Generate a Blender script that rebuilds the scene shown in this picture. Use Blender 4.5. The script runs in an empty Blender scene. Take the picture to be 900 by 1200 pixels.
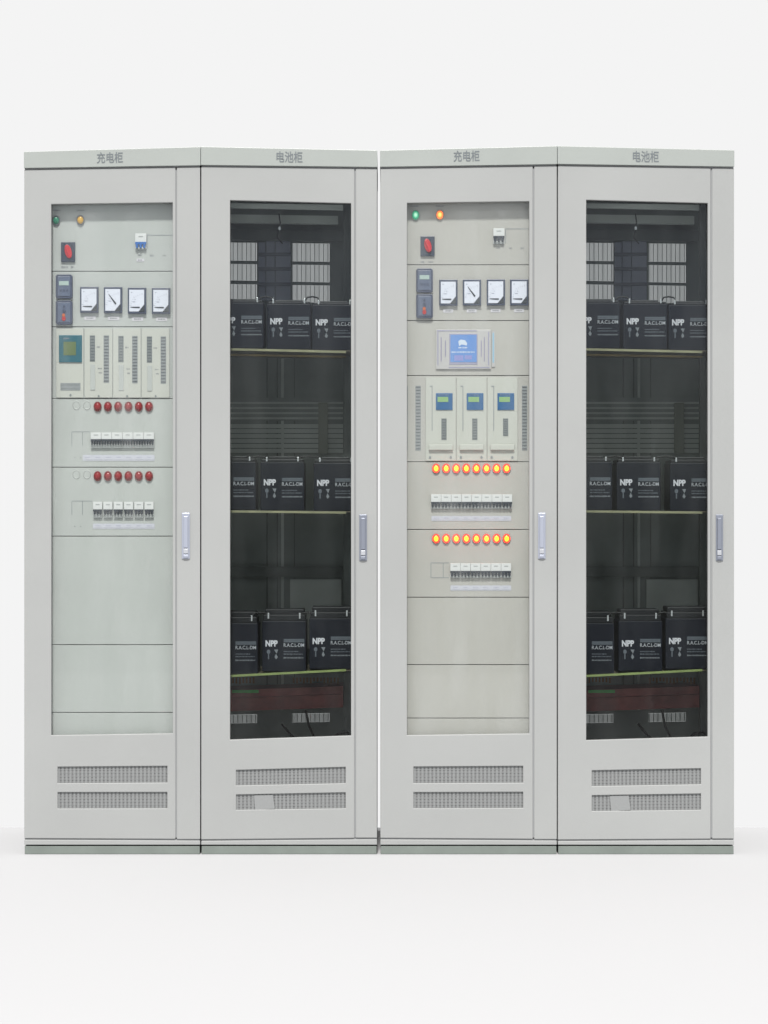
import bpy, bmesh, math, random
random.seed(7)
C = bpy.context.scene.collection
D = 8.0            # camera distance to the cabinet fronts (m)
S = 364.0          # photo pixels per metre on the front plane
ZC = 401.0 / S     # camera height
def P(px, py, y=0.0):
    f = (D + y) / D
    return ((px - 450.0) / S * f, y, ZC + (600.0 - py) / S * f)

# ------------------------------------------------------------------ materials
def lin(c):
    return tuple(((v / 255.0) / 12.92 if v <= 10 else (((v / 255.0) + 0.055) / 1.055) ** 2.4) for v in c)
MATS = {}
def mat(name, col, rough=0.5, metal=0.0, noise=0.0, nscale=6.0, bump=0.0, bscale=400.0, spec=0.5, emit=None, estr=0.0):
    if name in MATS: return MATS[name]
    m = bpy.data.materials.new(name); m.use_nodes = True
    nt = m.node_tree; b = nt.nodes['Principled BSDF']
    b.inputs['Base Color'].default_value = (*col, 1)
    b.inputs['Roughness'].default_value = rough
    b.inputs['Metallic'].default_value = metal
    b.inputs['Specular IOR Level'].default_value = spec
    tc = nt.nodes.new('ShaderNodeNewGeometry')
    if noise > 0:
        n = nt.nodes.new('ShaderNodeTexNoise'); n.inputs['Scale'].default_value = nscale
        n.inputs['Detail'].default_value = 6
        nt.links.new(tc.outputs['Position'], n.inputs['Vector'])
        r = nt.nodes.new('ShaderNodeMapRange')
        r.inputs['From Min'].default_value = 0.3; r.inputs['From Max'].default_value = 0.7
        r.inputs['To Min'].default_value = 1 - noise; r.inputs['To Max'].default_value = 1 + noise
        nt.links.new(n.outputs['Fac'], r.inputs['Value'])
        mx = nt.nodes.new('ShaderNodeVectorMath'); mx.operation = 'SCALE'
        mx.inputs[0].default_value = col
        nt.links.new(r.outputs['Result'], mx.inputs['Scale'])
        nt.links.new(mx.outputs['Vector'], b.inputs['Base Color'])
        rr = nt.nodes.new('ShaderNodeMapRange')
        rr.inputs['To Min'].default_value = max(0.02, rough - 0.08); rr.inputs['To Max'].default_value = min(1, rough + 0.08)
        nt.links.new(n.outputs['Fac'], rr.inputs['Value']); nt.links.new(rr.outputs['Result'], b.inputs['Roughness'])
    if bump > 0:
        n2 = nt.nodes.new('ShaderNodeTexNoise'); n2.inputs['Scale'].default_value = bscale
        nt.links.new(tc.outputs['Position'], n2.inputs['Vector'])
        bp = nt.nodes.new('ShaderNodeBump'); bp.inputs['Strength'].default_value = bump
        bp.inputs['Distance'].default_value = 0.0006
        nt.links.new(n2.outputs['Fac'], bp.inputs['Height']); nt.links.new(bp.outputs['Normal'], b.inputs['Normal'])
    if emit:
        b.inputs['Emission Color'].default_value = (*emit, 1); b.inputs['Emission Strength'].default_value = estr
    MATS[name] = m
    return m

def glass(name, tint, refl=0.05, dust=0.03):
    if name in MATS: return MATS[name]
    m = bpy.data.materials.new(name); m.use_nodes = True
    nt = m.node_tree; nt.nodes.clear()
    o = nt.nodes.new('ShaderNodeOutputMaterial'); t = nt.nodes.new('ShaderNodeBsdfTransparent')
    g = nt.nodes.new('ShaderNodeBsdfGlossy'); mx = nt.nodes.new('ShaderNodeMixShader')
    lw = nt.nodes.new('ShaderNodeFresnel'); lw.inputs['IOR'].default_value = 1.45
    ml = nt.nodes.new('ShaderNodeMath'); ml.operation = 'MULTIPLY'; ml.inputs[1].default_value = refl / 0.034
    t.inputs['Color'].default_value = (*tint, 1); g.inputs['Roughness'].default_value = 0.02
    # only the outer face of the pane reflects (avoids false total reflection on the inner face)
    ge = nt.nodes.new('ShaderNodeNewGeometry'); inv = nt.nodes.new('ShaderNodeMath'); inv.operation = 'SUBTRACT'; inv.inputs[0].default_value = 1
    m2 = nt.nodes.new('ShaderNodeMath'); m2.operation = 'MULTIPLY'
    nt.links.new(ge.outputs['Backfacing'], inv.inputs[1]); nt.links.new(inv.outputs[0], m2.inputs[1])
    nt.links.new(lw.outputs['Fac'], ml.inputs[0]); nt.links.new(ml.outputs[0], m2.inputs[0]); nt.links.new(m2.outputs[0], mx.inputs['Fac'])
    nt.links.new(t.outputs[0], mx.inputs[1]); nt.links.new(g.outputs[0], mx.inputs[2])
    # thin uneven film of dust on the pane
    df = nt.nodes.new('ShaderNodeBsdfDiffuse'); df.inputs['Color'].default_value = (0.7, 0.72, 0.72, 1)
    mp = nt.nodes.new('ShaderNodeMapping'); mp.inputs['Scale'].default_value = (9, 1, 1.6); mp.inputs['Rotation'].default_value = (0, 0.25, 0)
    ns = nt.nodes.new('ShaderNodeTexNoise'); ns.inputs['Scale'].default_value = 1.4; ns.inputs['Detail'].default_value = 5
    mr = nt.nodes.new('ShaderNodeMapRange'); mr.inputs['From Min'].default_value = 0.42; mr.inputs['From Max'].default_value = 0.75
    mr.inputs['To Min'].default_value = 0.0; mr.inputs['To Max'].default_value = dust
    md = nt.nodes.new('ShaderNodeMixShader')
    nt.links.new(ge.outputs['Position'], mp.inputs['Vector']); nt.links.new(mp.outputs[0], ns.inputs['Vector'])
    nt.links.new(ns.outputs['Fac'], mr.inputs['Value']); nt.links.new(mr.outputs[0], md.inputs['Fac'])
    nt.links.new(mx.outputs[0], md.inputs[1]); nt.links.new(df.outputs[0], md.inputs[2])
    nt.links.new(md.outputs[0], o.inputs['Surface'])
    MATS[name] = m
    return m

def lamp_mat(name, core, rim, s_core, s_rim, rx):
    """a lit coloured lens: hot yellow in the middle, coloured plastic towards the rim (object space)"""
    m = bpy.data.materials.new(name); m.use_nodes = True
    nt = m.node_tree; b = nt.nodes['Principled BSDF']
    b.inputs['Base Color'].default_value = (*[v * 0.5 for v in rim], 1); b.inputs['Roughness'].default_value = 0.2
    tc = nt.nodes.new('ShaderNodeTexCoord'); sx = nt.nodes.new('ShaderNodeMapping')
    sx.inputs['Scale'].default_value = (1 / rx, 0, 1 / (rx * 1.28))
    ln = nt.nodes.new('ShaderNodeVectorMath'); ln.operation = 'LENGTH'
    cr = nt.nodes.new('ShaderNodeValToRGB')
    e = cr.color_ramp.elements
    e[0].position = 0.15; e[0].color = (*[v * s_core for v in core], 1)
    e[1].position = 0.78; e[1].color = (*[v * s_rim for v in rim], 1)
    nt.links.new(tc.outputs['Object'], sx.inputs['Vector']); nt.links.new(sx.outputs[0], ln.inputs[0])
    nt.links.new(ln.outputs['Value'], cr.inputs['Fac']); nt.links.new(cr.outputs['Color'], b.inputs['Emission Color'])
    b.inputs['Emission Strength'].default_value = 1.0
    return m

PAINT = mat('cabinet_paint', (0.305, 0.3095, 0.305), 0.42, noise=0.05, nscale=1.6, bump=0.25, bscale=900)
CAPM = mat('cap_paint', (0.30, 0.318, 0.302), 0.36, noise=0.03, nscale=4.0, bump=0.2, bscale=900)
PLINTH = mat('plinth_paint', (0.16, 0.182, 0.165), 0.55, noise=0.08, nscale=14.0)
PANEL_A = mat('panel_paint_cool', (0.325, 0.348, 0.338), 0.5, noise=0.02, nscale=5)
PANEL_B = mat('panel_paint_grey', (0.325, 0.325, 0.305), 0.5, noise=0.02, nscale=5)
INNER = mat('inner_sheet', (0.33, 0.36, 0.34), 0.6, noise=0.12, nscale=7)
INNERB = mat('inner_sheet_dark', (0.16, 0.18, 0.17), 0.6, noise=0.1, nscale=9)
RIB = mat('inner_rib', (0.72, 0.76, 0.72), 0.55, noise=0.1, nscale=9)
SHELFT = mat('shelf_yellow_passivated', (0.40, 0.39, 0.24), 0.38, metal=0.25, noise=0.15, nscale=20)
SHELFG = mat('shelf_green_yellow', (0.34, 0.42, 0.15), 0.38, metal=0.25, noise=0.15, nscale=20)
RUST = mat('red_primer', (0.30, 0.085, 0.075), 0.7, noise=0.35, nscale=18)
GREENP = mat('green_strip', (0.08, 0.5, 0.10), 0.5)
BLACKP = mat('battery_plastic', (0.008, 0.010, 0.018), 0.45, noise=0.1, nscale=30, spec=0.3)
BLACKL = mat('battery_lid', (0.008, 0.009, 0.011), 0.45)
CABLE = mat('black_cable', (0.01, 0.01, 0.01), 0.5)
LEAD = mat('terminal_metal', (0.75, 0.76, 0.76), 0.3, metal=0.6)
PRINT = mat('white_print', (0.80, 0.80, 0.84), 0.5)
PRINTG = mat('grey_print', (0.15, 0.17, 0.195), 0.5)
PRINTD = mat('grey_lettering', (0.13, 0.145, 0.155), 0.6)
MARK = mat('caption_ink', (0.16, 0.17, 0.18), 0.6)
BEZEL = mat('meter_bezel', (0.035, 0.045, 0.075), 0.35)
BEZELK = mat('meter_corner', (0.02, 0.025, 0.03), 0.3)
DIAL = mat('meter_dial', (0.50, 0.53, 0.60), 0.4)
RELAY = mat('relay_blue_grey', (0.075, 0.095, 0.145), 0.4, noise=0.05, nscale=40)
RELAYD = mat('relay_dark', (0.04, 0.05, 0.085), 0.4)
LCDG = mat('lcd_grey', (0.28, 0.36, 0.34), 0.3)
WHITEP = mat('breaker_white', (0.48, 0.50, 0.50), 0.35)
GREYP = mat('breaker_grey', (0.26, 0.28, 0.28), 0.45)
NAVYB = mat('toggle_black', (0.025, 0.03, 0.04), 0.4)
BLUET = mat('toggle_blue', (0.02, 0.10, 0.32), 0.35)
LABELP = mat('label_paper', (0.40, 0.415, 0.465), 0.6)
LABELW = mat('caption_label', (0.43, 0.43, 0.46), 0.6)
TEAL = mat('controller_teal', (0.010, 0.085, 0.115), 0.35)
OLIVE = mat('controller_screen', (0.085, 0.12, 0.045), 0.3)
MODF = mat('module_face', (0.37, 0.385, 0.355), 0.5)
SLOT = mat('slot_grey', (0.14, 0.16, 0.165), 0.6)
SLOTL = mat('slot_light', (0.19, 0.21, 0.22), 0.6)
MODBLUE = mat('module_display_blue', (0.004, 0.075, 0.20), 0.35)
MODLCD = mat('module_lcd', (0.16, 0.28, 0.12), 0.3, emit=(0.25, 0.5, 0.15), estr=0.12)
SCREEN = mat('touch_screen', (0.05, 0.11, 0.25), 0.25, emit=(0.10, 0.24, 0.55), estr=0.55)
SCRW = mat('screen_white', (0.35, 0.4, 0.45), 0.3, emit=(0.6, 0.75, 0.95), estr=0.22)
SCRL = mat('screen_violet', (0.12, 0.13, 0.28), 0.3, emit=(0.25, 0.28, 0.6), estr=0.35)
BEIGE = mat('hmi_frame', (0.36, 0.36, 0.36), 0.4)
LILAC = mat('hmi_edge', (0.24, 0.24, 0.32), 0.4)
SWBASE = mat('switch_base', (0.025, 0.035, 0.055), 0.35)
REDK = mat('switch_red', (0.42, 0.012, 0.02), 0.3)
REDL = mat('lens_red_unlit', (0.20, 0.006, 0.01), 0.2)
GREENL = mat('lens_green_unlit', (0.01, 0.16, 0.09), 0.2)
YELL = mat('lens_yellow_unlit', (0.50, 0.28, 0.015), 0.2)
RING = mat('lamp_ring', (0.12, 0.13, 0.14), 0.35, metal=0.5)
RINGR = mat('lamp_ring_red', (0.16, 0.03, 0.03), 0.35)
CHROME = mat('handle_metal', (0.36, 0.38, 0.45), 0.3, metal=0.35)
CHROMED = mat('handle_metal_dark', (0.21, 0.225, 0.27), 0.35, metal=0.35)
RECESS = mat('handle_recess', (0.10, 0.105, 0.12), 0.5)
GRILLE = mat('grille_grey', (0.21, 0.215, 0.215), 0.6)
GRILLEB = mat('grille_back', (0.17, 0.172, 0.172), 0.7)
PATCH = mat('patch_film', (0.235, 0.24, 0.24), 0.5)
SEAM = mat('gasket', (0.26, 0.265, 0.27), 0.8)
SEAMP = mat('frame_grey', (0.12, 0.125, 0.125), 0.8)
REFLECT = mat('reflection_blue_grey', (0.50, 0.52, 0.66), 0.5)
REFLECTB = mat('reflection_band', (0.2, 0.21, 0.27), 0.5)
OCHRE = mat('ochre_print', (0.32, 0.17, 0.07), 0.6)
GLASSC = glass('clear_glass', (0.97, 0.973, 0.967), 0.03, 0.055)
GLASST = glass('shade_tinted_glass', (0.785, 0.80, 0.80), 0.022, 0.010)  # grey tint stands in for the shade inside the unlit battery cabinets

# ------------------------------------------------------------------ object helpers
def wloc(o):
    x = y = z = 0
    while o is not None:
        x += o.location[0]; y += o.location[1]; z += o.location[2]; o = o.parent
    return (x, y, z)
def link(name, me, parent, loc=(0, 0, 0)):
    o = bpy.data.objects.new(name, me); C.objects.link(o)
    o.parent = parent
    b = wloc(parent) if parent else (0, 0, 0)
    o.location = tuple(loc[i] - b[i] for i in range(3))
    return o
def make(name, bm, m, parent, bevel=0.0, smooth=False, origin=None):
    """bm is in world coordinates; the object's origin goes to its own centre"""
    xs = [v.co for v in bm.verts]
    if origin is None:
        origin = (sum(v.x for v in xs) / len(xs), sum(v.y for v in xs) / len(xs), min(v.z for v in xs))
    for v in bm.verts:
        v.co.x -= origin[0]; v.co.y -= origin[1]; v.co.z -= origin[2]
    bmesh.ops.recalc_face_normals(bm, faces=bm.faces)
    me = bpy.data.meshes.new(name); bm.to_mesh(me); bm.free()
    mm = m if isinstance(m, (list, tuple)) else [m]
    for k in mm: me.materials.append(k)
    if smooth:
        for p in me.polygons: p.use_smooth = True
    o = link(name, me, parent, origin)
    if bevel:
        bv = o.modifiers.new('bevel', 'BEVEL'); bv.width = bevel; bv.segments = 2
        bv.limit_method = 'ANGLE'; bv.angle_limit = math.radians(40)
    return o
def copy_tree(o, parent, loc, name=None):
    c = o.copy(); C.objects.link(c); c.parent = parent
    b = wloc(parent) if parent else (0, 0, 0)
    c.location = tuple(loc[i] - b[i] for i in range(3))
    for ch in list(o.children):
        d = ch.copy(); C.objects.link(d); d.parent = c
        for g in ch.children:
            e = g.copy(); C.objects.link(e); e.parent = d
    return c
def thing(name, label, cat, loc, group=None):
    o = bpy.data.objects.new(name, None); C.objects.link(o); o.location = loc
    o.empty_display_size = 0.1
    o['label'] = label; o['category'] = cat
    if group: o['group'] = group
    return o
def quad(bm, corners, y0, y1, mi=0):
    """corners: TL, TR, BR, BL in photo pixels on depth y0, pushed straight back to y1"""
    a = [bm.verts.new(P(px, py, y0)) for px, py in corners]
    b = [bm.verts.new((v.co.x, y1, v.co.z)) for v in a]
    n = len(a)
    fs = [bm.faces.new(a), bm.faces.new(b[::-1])]
    for i in range(n):
        j = (i + 1) % n
        fs.append(bm.faces.new((a[i], b[i], b[j], a[j])))
    for f in fs: f.material_index = mi
def box(bm, x0, y0, x1, y1, d0, d1, mi=0, tl=0, tr=0, bl=0, br=0):
    quad(bm, [(x0, y0 + tl), (x1, y0 + tr), (x1, y1 + br), (x0, y1 + bl)], d0, d1, mi)
def wbox(bm, x0, x1, y0, y1, z0, z1, mi=0):
    vs = [bm.verts.new((x, y, z)) for x in (x0, x1) for y in (y0, y1) for z in (z0, z1)]
    for f in ((0, 1, 3, 2), (4, 6, 7, 5), (0, 4, 5, 1), (2, 3, 7, 6), (0, 2, 6, 4), (1, 5, 7, 3)):
        bm.faces.new([vs[i] for i in f]).material_index = mi
def onebox(name, m, parent, x0, y0, x1, y1, d0, d1, bevel=0.0, **k):
    bm = bmesh.new(); box(bm, x0, y0, x1, y1, d0, d1, **k)
    return make(name, bm, m, parent, bevel)
def plate(bm, cols, rows, holes, y0, y1):
    """cols: pixel x; rows: (yLeft, yRight); holes: set of (col,row) cells left open"""
    X0, X1 = cols[0], cols[-1]
    def pt(i, j, back):
        t = (cols[i] - X0) / (X1 - X0); a, b = rows[j]
        x, y, z = P(cols[i], a + (b - a) * t, y0)
        return (x, y1 if back else y0, z)
    F = {}; B = {}
    for i in range(len(cols)):
        for j in range(len(rows)):
            F[i, j] = bm.verts.new(pt(i, j, 0)); B[i, j] = bm.verts.new(pt(i, j, 1))
    nc, nr = len(cols) - 1, len(rows) - 1
    solid = lambda i, j: 0 <= i < nc and 0 <= j < nr and (i, j) not in holes
    for i in range(nc):
        for j in range(nr):
            if not solid(i, j): continue
            bm.faces.new((F[i, j], F[i + 1, j], F[i + 1, j + 1], F[i, j + 1]))
            bm.faces.new((B[i, j], B[i, j + 1], B[i + 1, j + 1], B[i + 1, j]))
            for (ni, nj, a, b) in ((i - 1, j, (i, j), (i, j + 1)), (i + 1, j, (i + 1, j), (i + 1, j + 1)),
                                   (i, j - 1, (i, j), (i + 1, j)), (i, j + 1, (i, j + 1), (i + 1, j + 1))):
                if not solid(ni, nj):
                    bm.faces.new((F[a], F[b], B[b], B[a]))
    for v in [v for v in bm.verts if not v.link_faces]: bm.verts.remove(v)
def ellip(bm, cx, cy, rx, ry, d0, d1, n=28, mi=0):
    """disc in pixel coordinates, pushed back"""
    quad(bm, [(cx + rx * math.cos(2 * math.pi * k / n), cy - ry * math.sin(2 * math.pi * k / n)) for k in range(n)], d0, d1, mi)
def tube(bm, pts, r, n=8):
    from mathutils import Vector
    pts = [Vector(p) for p in pts]; rings = []
    for i, p in enumerate(pts):
        d = (pts[min(i + 1, len(pts) - 1)] - pts[max(i - 1, 0)]).normalized()
        u = d.cross(Vector((0, 0, 1)) if abs(d.z) < 0.9 else Vector((1, 0, 0))).normalized(); w = d.cross(u)
        rings.append([bm.verts.new(p + r * (math.cos(2 * math.pi * k / n) * u + math.sin(2 * math.pi * k / n) * w)) for k in range(n)])
    for a, b in zip(rings, rings[1:]):
        for k in range(n): bm.faces.new((a[k], a[(k + 1) % n], b[(k + 1) % n], b[k]))
    bm.faces.new(rings[0][::-1]); bm.faces.new(rings[-1])
def marks(bm, x0, x1, y, h, d, mi=0, step=1.7):
    x = x0
    while x < x1 - 0.5:
        w = random.uniform(0.6, 1.3)
        hh = h * random.uniform(0.6, 1.0)
        box(bm, x, y - hh / 2, min(x + w, x1), y + hh / 2, d, d + 0.0006, mi)
        x += w + random.uniform(0.35, step - 0.9)

TXT = {}
def text_mesh(s, bold=0.0):
    """text as a mesh normalised to a 1 x 1 box standing in the x-z plane"""
    if (s, bold) in TXT: return TXT[s, bold]
    cu = bpy.data.curves.new('lettering', 'FONT'); cu.body = s; cu.extrude = 0.02; cu.offset = bold
    ob = bpy.data.objects.new('lettering', cu); C.objects.link(ob)
    dg = bpy.context.evaluated_depsgraph_get(); dg.update()
    me = bpy.data.meshes.new_from_object(ob.evaluated_get(dg))
    bpy.data.objects.remove(ob)
    xs = [v.co.x for v in me.vertices]; ys = [v.co.y for v in me.vertices]
    x0, x1, y0, y1 = min(xs), max(xs), min(ys), max(ys)
    TXT[s, bold] = [((v.co.x - x0) / (x1 - x0), (v.co.y - y0) / (y1 - y0), v.co.z) for v in me.vertices], [tuple(p.vertices) for p in me.polygons]
    bpy.data.meshes.remove(me)
    return TXT[s, bold]
def text_into(bm, s, x0, y0, x1, y1, d, bold=0.0, mi=0, dyr=0.0, shear=0.0):
    vs, fs = text_mesh(s, bold)
    out = []
    for (u, v, w) in vs:
        p = P(x0 + (x1 - x0) * u + shear * v, y1 + (y0 - y1) * v + dyr * u, d)
        out.append(bm.verts.new((p[0], d - (w + 0.02) * 0.02 , p[2])))
    for f in fs:
        try: bm.faces.new([out[i] for i in f]).material_index = mi
        except ValueError: pass

# ------------------------------------------------------------------ setting
bm = bmesh.new()
wbox(bm, -9, 9, -9, 0.68, -0.08, -0.0005)
FLOORM = mat('studio_floor_paint', (0.432, 0.432, 0.44), 0.9, spec=0.0)
fl = make('floor', bm, FLOORM, None); fl['kind'] = 'structure'

# ------------------------------------------------------------------ prototypes of small fittings (built at px 450, py 600)
def holder():
    return None
PROTO = bpy.data.collections.new('protos')
def proto_lamp(name, lens_m, ring_m):
    """round pilot lamp: ring > lens"""
    bm = bmesh.new(); y = 0.0
    n = 32; rx, rz = 4.7 / S, 5.9 / S
    prof = [(1.0, 0.0), (1.0, -0.005), (0.93, -0.0065), (0.80, -0.0065), (0.78, -0.004)]
    rings = []
    for (r, yy) in prof:
        rings.append([bm.verts.new((rx * r * math.cos(2 * math.pi * k / n), yy, rz * r * math.sin(2 * math.pi * k / n))) for k in range(n)])
    for a, b in zip(rings, rings[1:]):
        for k in range(n): bm.faces.new((a[k], a[(k + 1) % n], b[(k + 1) % n], b[k]))
    bm.faces.new(rings[-1]); bm.faces.new(rings[0][::-1])
    o = make(name, bm, ring_m, None, smooth=False, origin=(0, 0, 0))
    bm = bmesh.new(); rings = []
    for j in range(7):
        a = j / 7 * math.pi / 2
        rings.append([bm.verts.new((rx * 0.79 * math.cos(a) * math.cos(2 * math.pi * k / n), -0.005 - 0.007 * math.sin(a), rz * 0.79 * math.cos(a) * math.sin(2 * math.pi * k / n))) for k in range(n)])
    for a, b in zip(rings, rings[1:]):
        for k in range(n): bm.faces.new((a[k], a[(k + 1) % n], b[(k + 1) % n], b[k]))
    t = bm.verts.new((0, -0.012, 0))
    for k in range(n): bm.faces.new((rings[-1][k], rings[-1][(k + 1) % n], t))
    make('lens', bm, lens_m, o, smooth=True, origin=(0, 0, 0))
    return o
LIT_O = lamp_mat('lens_orange_lit', (1.0, 0.60, 0.008), (1.0, 0.013, 0.006), 6.5, 12.0, 4.7 / S * 0.79)
LIT_G = lamp_mat('lens_green_lit', (0.55, 1.0, 0.7), (0.0, 0.45, 0.22), 1.0, 0.6, 4.7 / S * 0.79)
LIT_Y = lamp_mat('lens_yellow_lit', (1.0, 0.75, 0.12), (1.0, 0.14, 0.02), 1.6, 1.8, 4.7 / S * 0.79)
RINGO = mat('lamp_ring_orange', (0.45, 0.08, 0.06), 0.35)
RINGG = mat('lamp_ring_green', (0.05, 0.25, 0.15), 0.35)
RINGY = mat('lamp_ring_amber', (0.4, 0.2, 0.08), 0.35)
protos = []
def reg(o): protos.append(o); return o
L_RED = reg(proto_lamp('indicator_lamp', REDL, RINGR))
L_LIT = reg(proto_lamp('indicator_lamp', LIT_O, RINGO))
L_GREEN = reg(proto_lamp('indicator_lamp', GREENL, RING))
L_YEL = reg(proto_lamp('indicator_lamp', YELL, RING))
L_GLIT = reg(proto_lamp('indicator_lamp', LIT_G, RINGG))
L_YLIT = reg(proto_lamp('indicator_lamp', LIT_Y, RINGY))

def at0(d=0.0): return P(450, 600, d)
def proto_meter(angle):
    """analog panel meter: bezel > dial, pointer ; local origin = centre of the 22 x 31 px bezel"""
    z0 = ZC
    def q(bm, pts, y0, y1, mi=0): quad(bm, [(450 + a, 600 + b) for a, b in pts], y0, y1, mi)
    bm = bmesh.new()
    q(bm, [(-10.8, -15.4), (10.8, -15.4), (10.8, 15.4), (-10.8, 15.4)], -0.011, 0, 0)
    q(bm, [(9.2, 5.2), (9.2, 13.2), (1.8, 13.2)], -0.0135, -0.0108, 1)
    o = make('analog_meter', bm, [BEZEL, BEZELK], None, bevel=0.0016, origin=at0())
    bm = bmesh.new()
    q(bm, [(-9.0, -12.8), (8.6, -12.8), (8.6, 4.6), (2.0, 12.8), (-9.0, 12.8)], -0.0125, -0.0112, 0)
    for k in range(9):                                   # scale ticks and arc
        a = math.radians(92 + k * 10.5); r0, r1 = 13.2, (15.4 if k % 4 == 0 else 14.4)
        c, s = math.cos(a), math.sin(a); ox, oy = 6.6, 6.5
        w = 0.22
        q(bm, [(ox + r0 * c - w * s, oy - r0 * s - w * c), (ox + r1 * c - w * s, oy - r1 * s - w * c),
               (ox + r1 * c + w * s, oy - r1 * s + w * c), (ox + r0 * c + w * s, oy - r0 * s + w * c)], -0.0129, -0.0124, 1)
    bmm = bm
    for (cx, cy, w) in ((-3.5, 1.5, 3.2), (-6.2, -9.6, 1.6), (-2.0, -1.2, 1.2)):
        q(bmm, [(cx - w / 2, cy - .5), (cx + w / 2, cy - .5), (cx + w / 2, cy + .5), (cx - w / 2, cy + .5)], -0.0129, -0.0124, 1)
    make('dial', bm, [DIAL, mat('dial_ink', (0.25, 0.27, 0.33), 0.5)], o, origin=at0())
    bm = bmesh.new()
    if angle is None:
        q(bm, [(-7.6, 7.4), (3.0, 7.2), (3.6, 8.0), (3.0, 8.9), (-4.0, 8.6), (-7.6, 8.0)], -0.0137, -0.0127)
    else:
        q(bm, [(-5.2, -6.6), (-4.8, -6.9), (4.0, 3.8), (3.4, 5.4), (2.3, 5.0)], -0.0137, -0.0127)
    make('pointer', bm, BEZELK, o, origin=at0())
    return o
M_REST = reg(proto_meter(None)); M_UP = reg(proto_meter(1))

def proto_breaker(w, top_h, tog_h, low_h, teeth, tog_m, gap=0.25, top_m=WHITEP):
    """local origin: top left corner. body > toggle"""
    def b(bm, x0, y0, x1, y1, d0, d1, mi=0): box(bm, 450 + x0, 600 + y0, 450 + x1, 600 + y1, d0, d1, mi)
    bm = bmesh.new(); H = top_h + tog_h + low_h
    b(bm, gap, 0, w - gap, top_h, -0.010, 0, 0)
    b(bm, gap, top_h, w - gap, top_h + tog_h, -0.006, 0, 0)
    b(bm, gap, top_h + tog_h, w - gap, H, -0.008, 0, 1)
    b(bm, w * 0.3, top_h * 0.28, w * 0.7, top_h * 0.42, -0.0106, -0.0098, 1)
    o = make('circuit_breaker', bm, [top_m, GREYP], None, bevel=0.0006, origin=at0())
    bm = bmesh.new()
    b(bm, gap, top_h - 0.2, w - gap, top_h + tog_h * 0.36, -0.0125, -0.0062)
    tw = (w - 2 * gap) / teeth
    for k in range(teeth):
        b(bm, gap + k * tw + tw * 0.22, top_h + tog_h * 0.3, gap + (k + 1) * tw - tw * 0.22, top_h + tog_h, -0.0135, -0.0061)
    make('toggle', bm, tog_m, o, origin=at0())
    return o
BR_A = reg(proto_breaker(12.4, 8.0, 6.4, 3.6, 4, NAVYB, 0.12))
BR_B = reg(proto_breaker(12.05, 9.0, 5.8, 3.6, 3, NAVYB, 0.75))
BR_C = reg(proto_breaker(11.8, 9.0, 6.2, 1.8, 3, NAVYB, 0.12))
BR_BLUE = reg(proto_breaker(13.4, 10.2, 6.8, 1.8, 3, BLUET, 0.2))
BR_K = reg(proto_breaker(13.4, 9.2, 6.4, 2.6, 3, NAVYB, 0.2))

def proto_switch():
    bm = bmesh.new()
    box(bm, 450 - 8.3, 600 - 11.8, 450 + 8.3, 600 + 11.8, -0.007, 0)
    o = make('rotary_switch', bm, SWBASE, None, bevel=0.0012, origin=at0())
    bm = bmesh.new(); n = 30; pts = []
    for k in range(n):
        a = 2 * math.pi * k / n
        u, v = 4.0 * math.cos(a), 8.3 * math.sin(a)
        t = math.radians(-14)
        pts.append((450 + 0.4 + u * math.cos(t) - v * math.sin(t), 600 - 0.4 + u * math.sin(t) + v * math.cos(t)))
    quad(bm, pts[::-1], -0.012, -0.0068)
    bm2 = bm
    quad(bm2, [(450 - 3.6, 600 - 6.5), (450 - 0.6, 600 - 7.3), (450 + 4.4, 600 + 5.9), (450 + 1.6, 600 + 7.0)], -0.017, -0.0118)
    make('knob', bm, REDK, o, bevel=0.001, origin=at0())
    return o
SWITCH = reg(proto_switch())

def proto_relay(kind):
    bm = bmesh.new()
    w, h = 9.8, 14.2
    c = 2.0
    quad(bm, [(450 - w + c, 600 - h), (450 + w - c, 600 - h), (450 + w, 600 - h + c), (450 + w, 600 + h - c), (450 + w - c, 600 + h),
              (450 - w + c, 600 + h), (450 - w, 600 + h - c), (450 - w, 600 - h + c)], -0.012, 0, 0)
    box(bm, 450 - w + 2.2, 600 - h + 2.4, 450 + w - 2.2, 600 + h - 2.6, -0.0138, -0.0118, 1)
    o = make('protection_relay', bm, [RELAYD, RELAY], None, bevel=0.0015, origin=at0())
    if kind == 0:
        bm = bmesh.new(); box(bm, 450 - 5.8, 600 - 6.2, 450 + 5.6, 600 - 1.2, -0.0146, -0.0136)
        make('display', bm, LCDG, o, origin=at0())
        bm = bmesh.new()
        for k in range(3): box(bm, 450 - 4.8 + k * 3.8, 600 + 3.6, 450 - 2.6 + k * 3.8, 600 + 6.0, -0.0146, -0.0136)
        make('buttons', bm, RELAYD, o, origin=at0())
    else:
        for (dx, dy, r, m) in ((0, -7.0, 1.2, RELAYD), (0.2, -1.6, 1.8, RELAYD), (-0.4, 3.2, 1.8, mat('button_orange', (0.40, 0.10, 0.03), 0.4)), (-0.2, 7.2, 2.3, mat('button_red', (0.33, 0.02, 0.02), 0.4))):
            bm = bmesh.new(); ellip(bm, 450 + dx, 600 + dy, r, r * 1.15, -0.0158, -0.0136, 16)
            make('button', bm, m, o, origin=at0())
    return o
REL0 = reg(proto_relay(0)); REL1 = reg(proto_relay(1))

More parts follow.
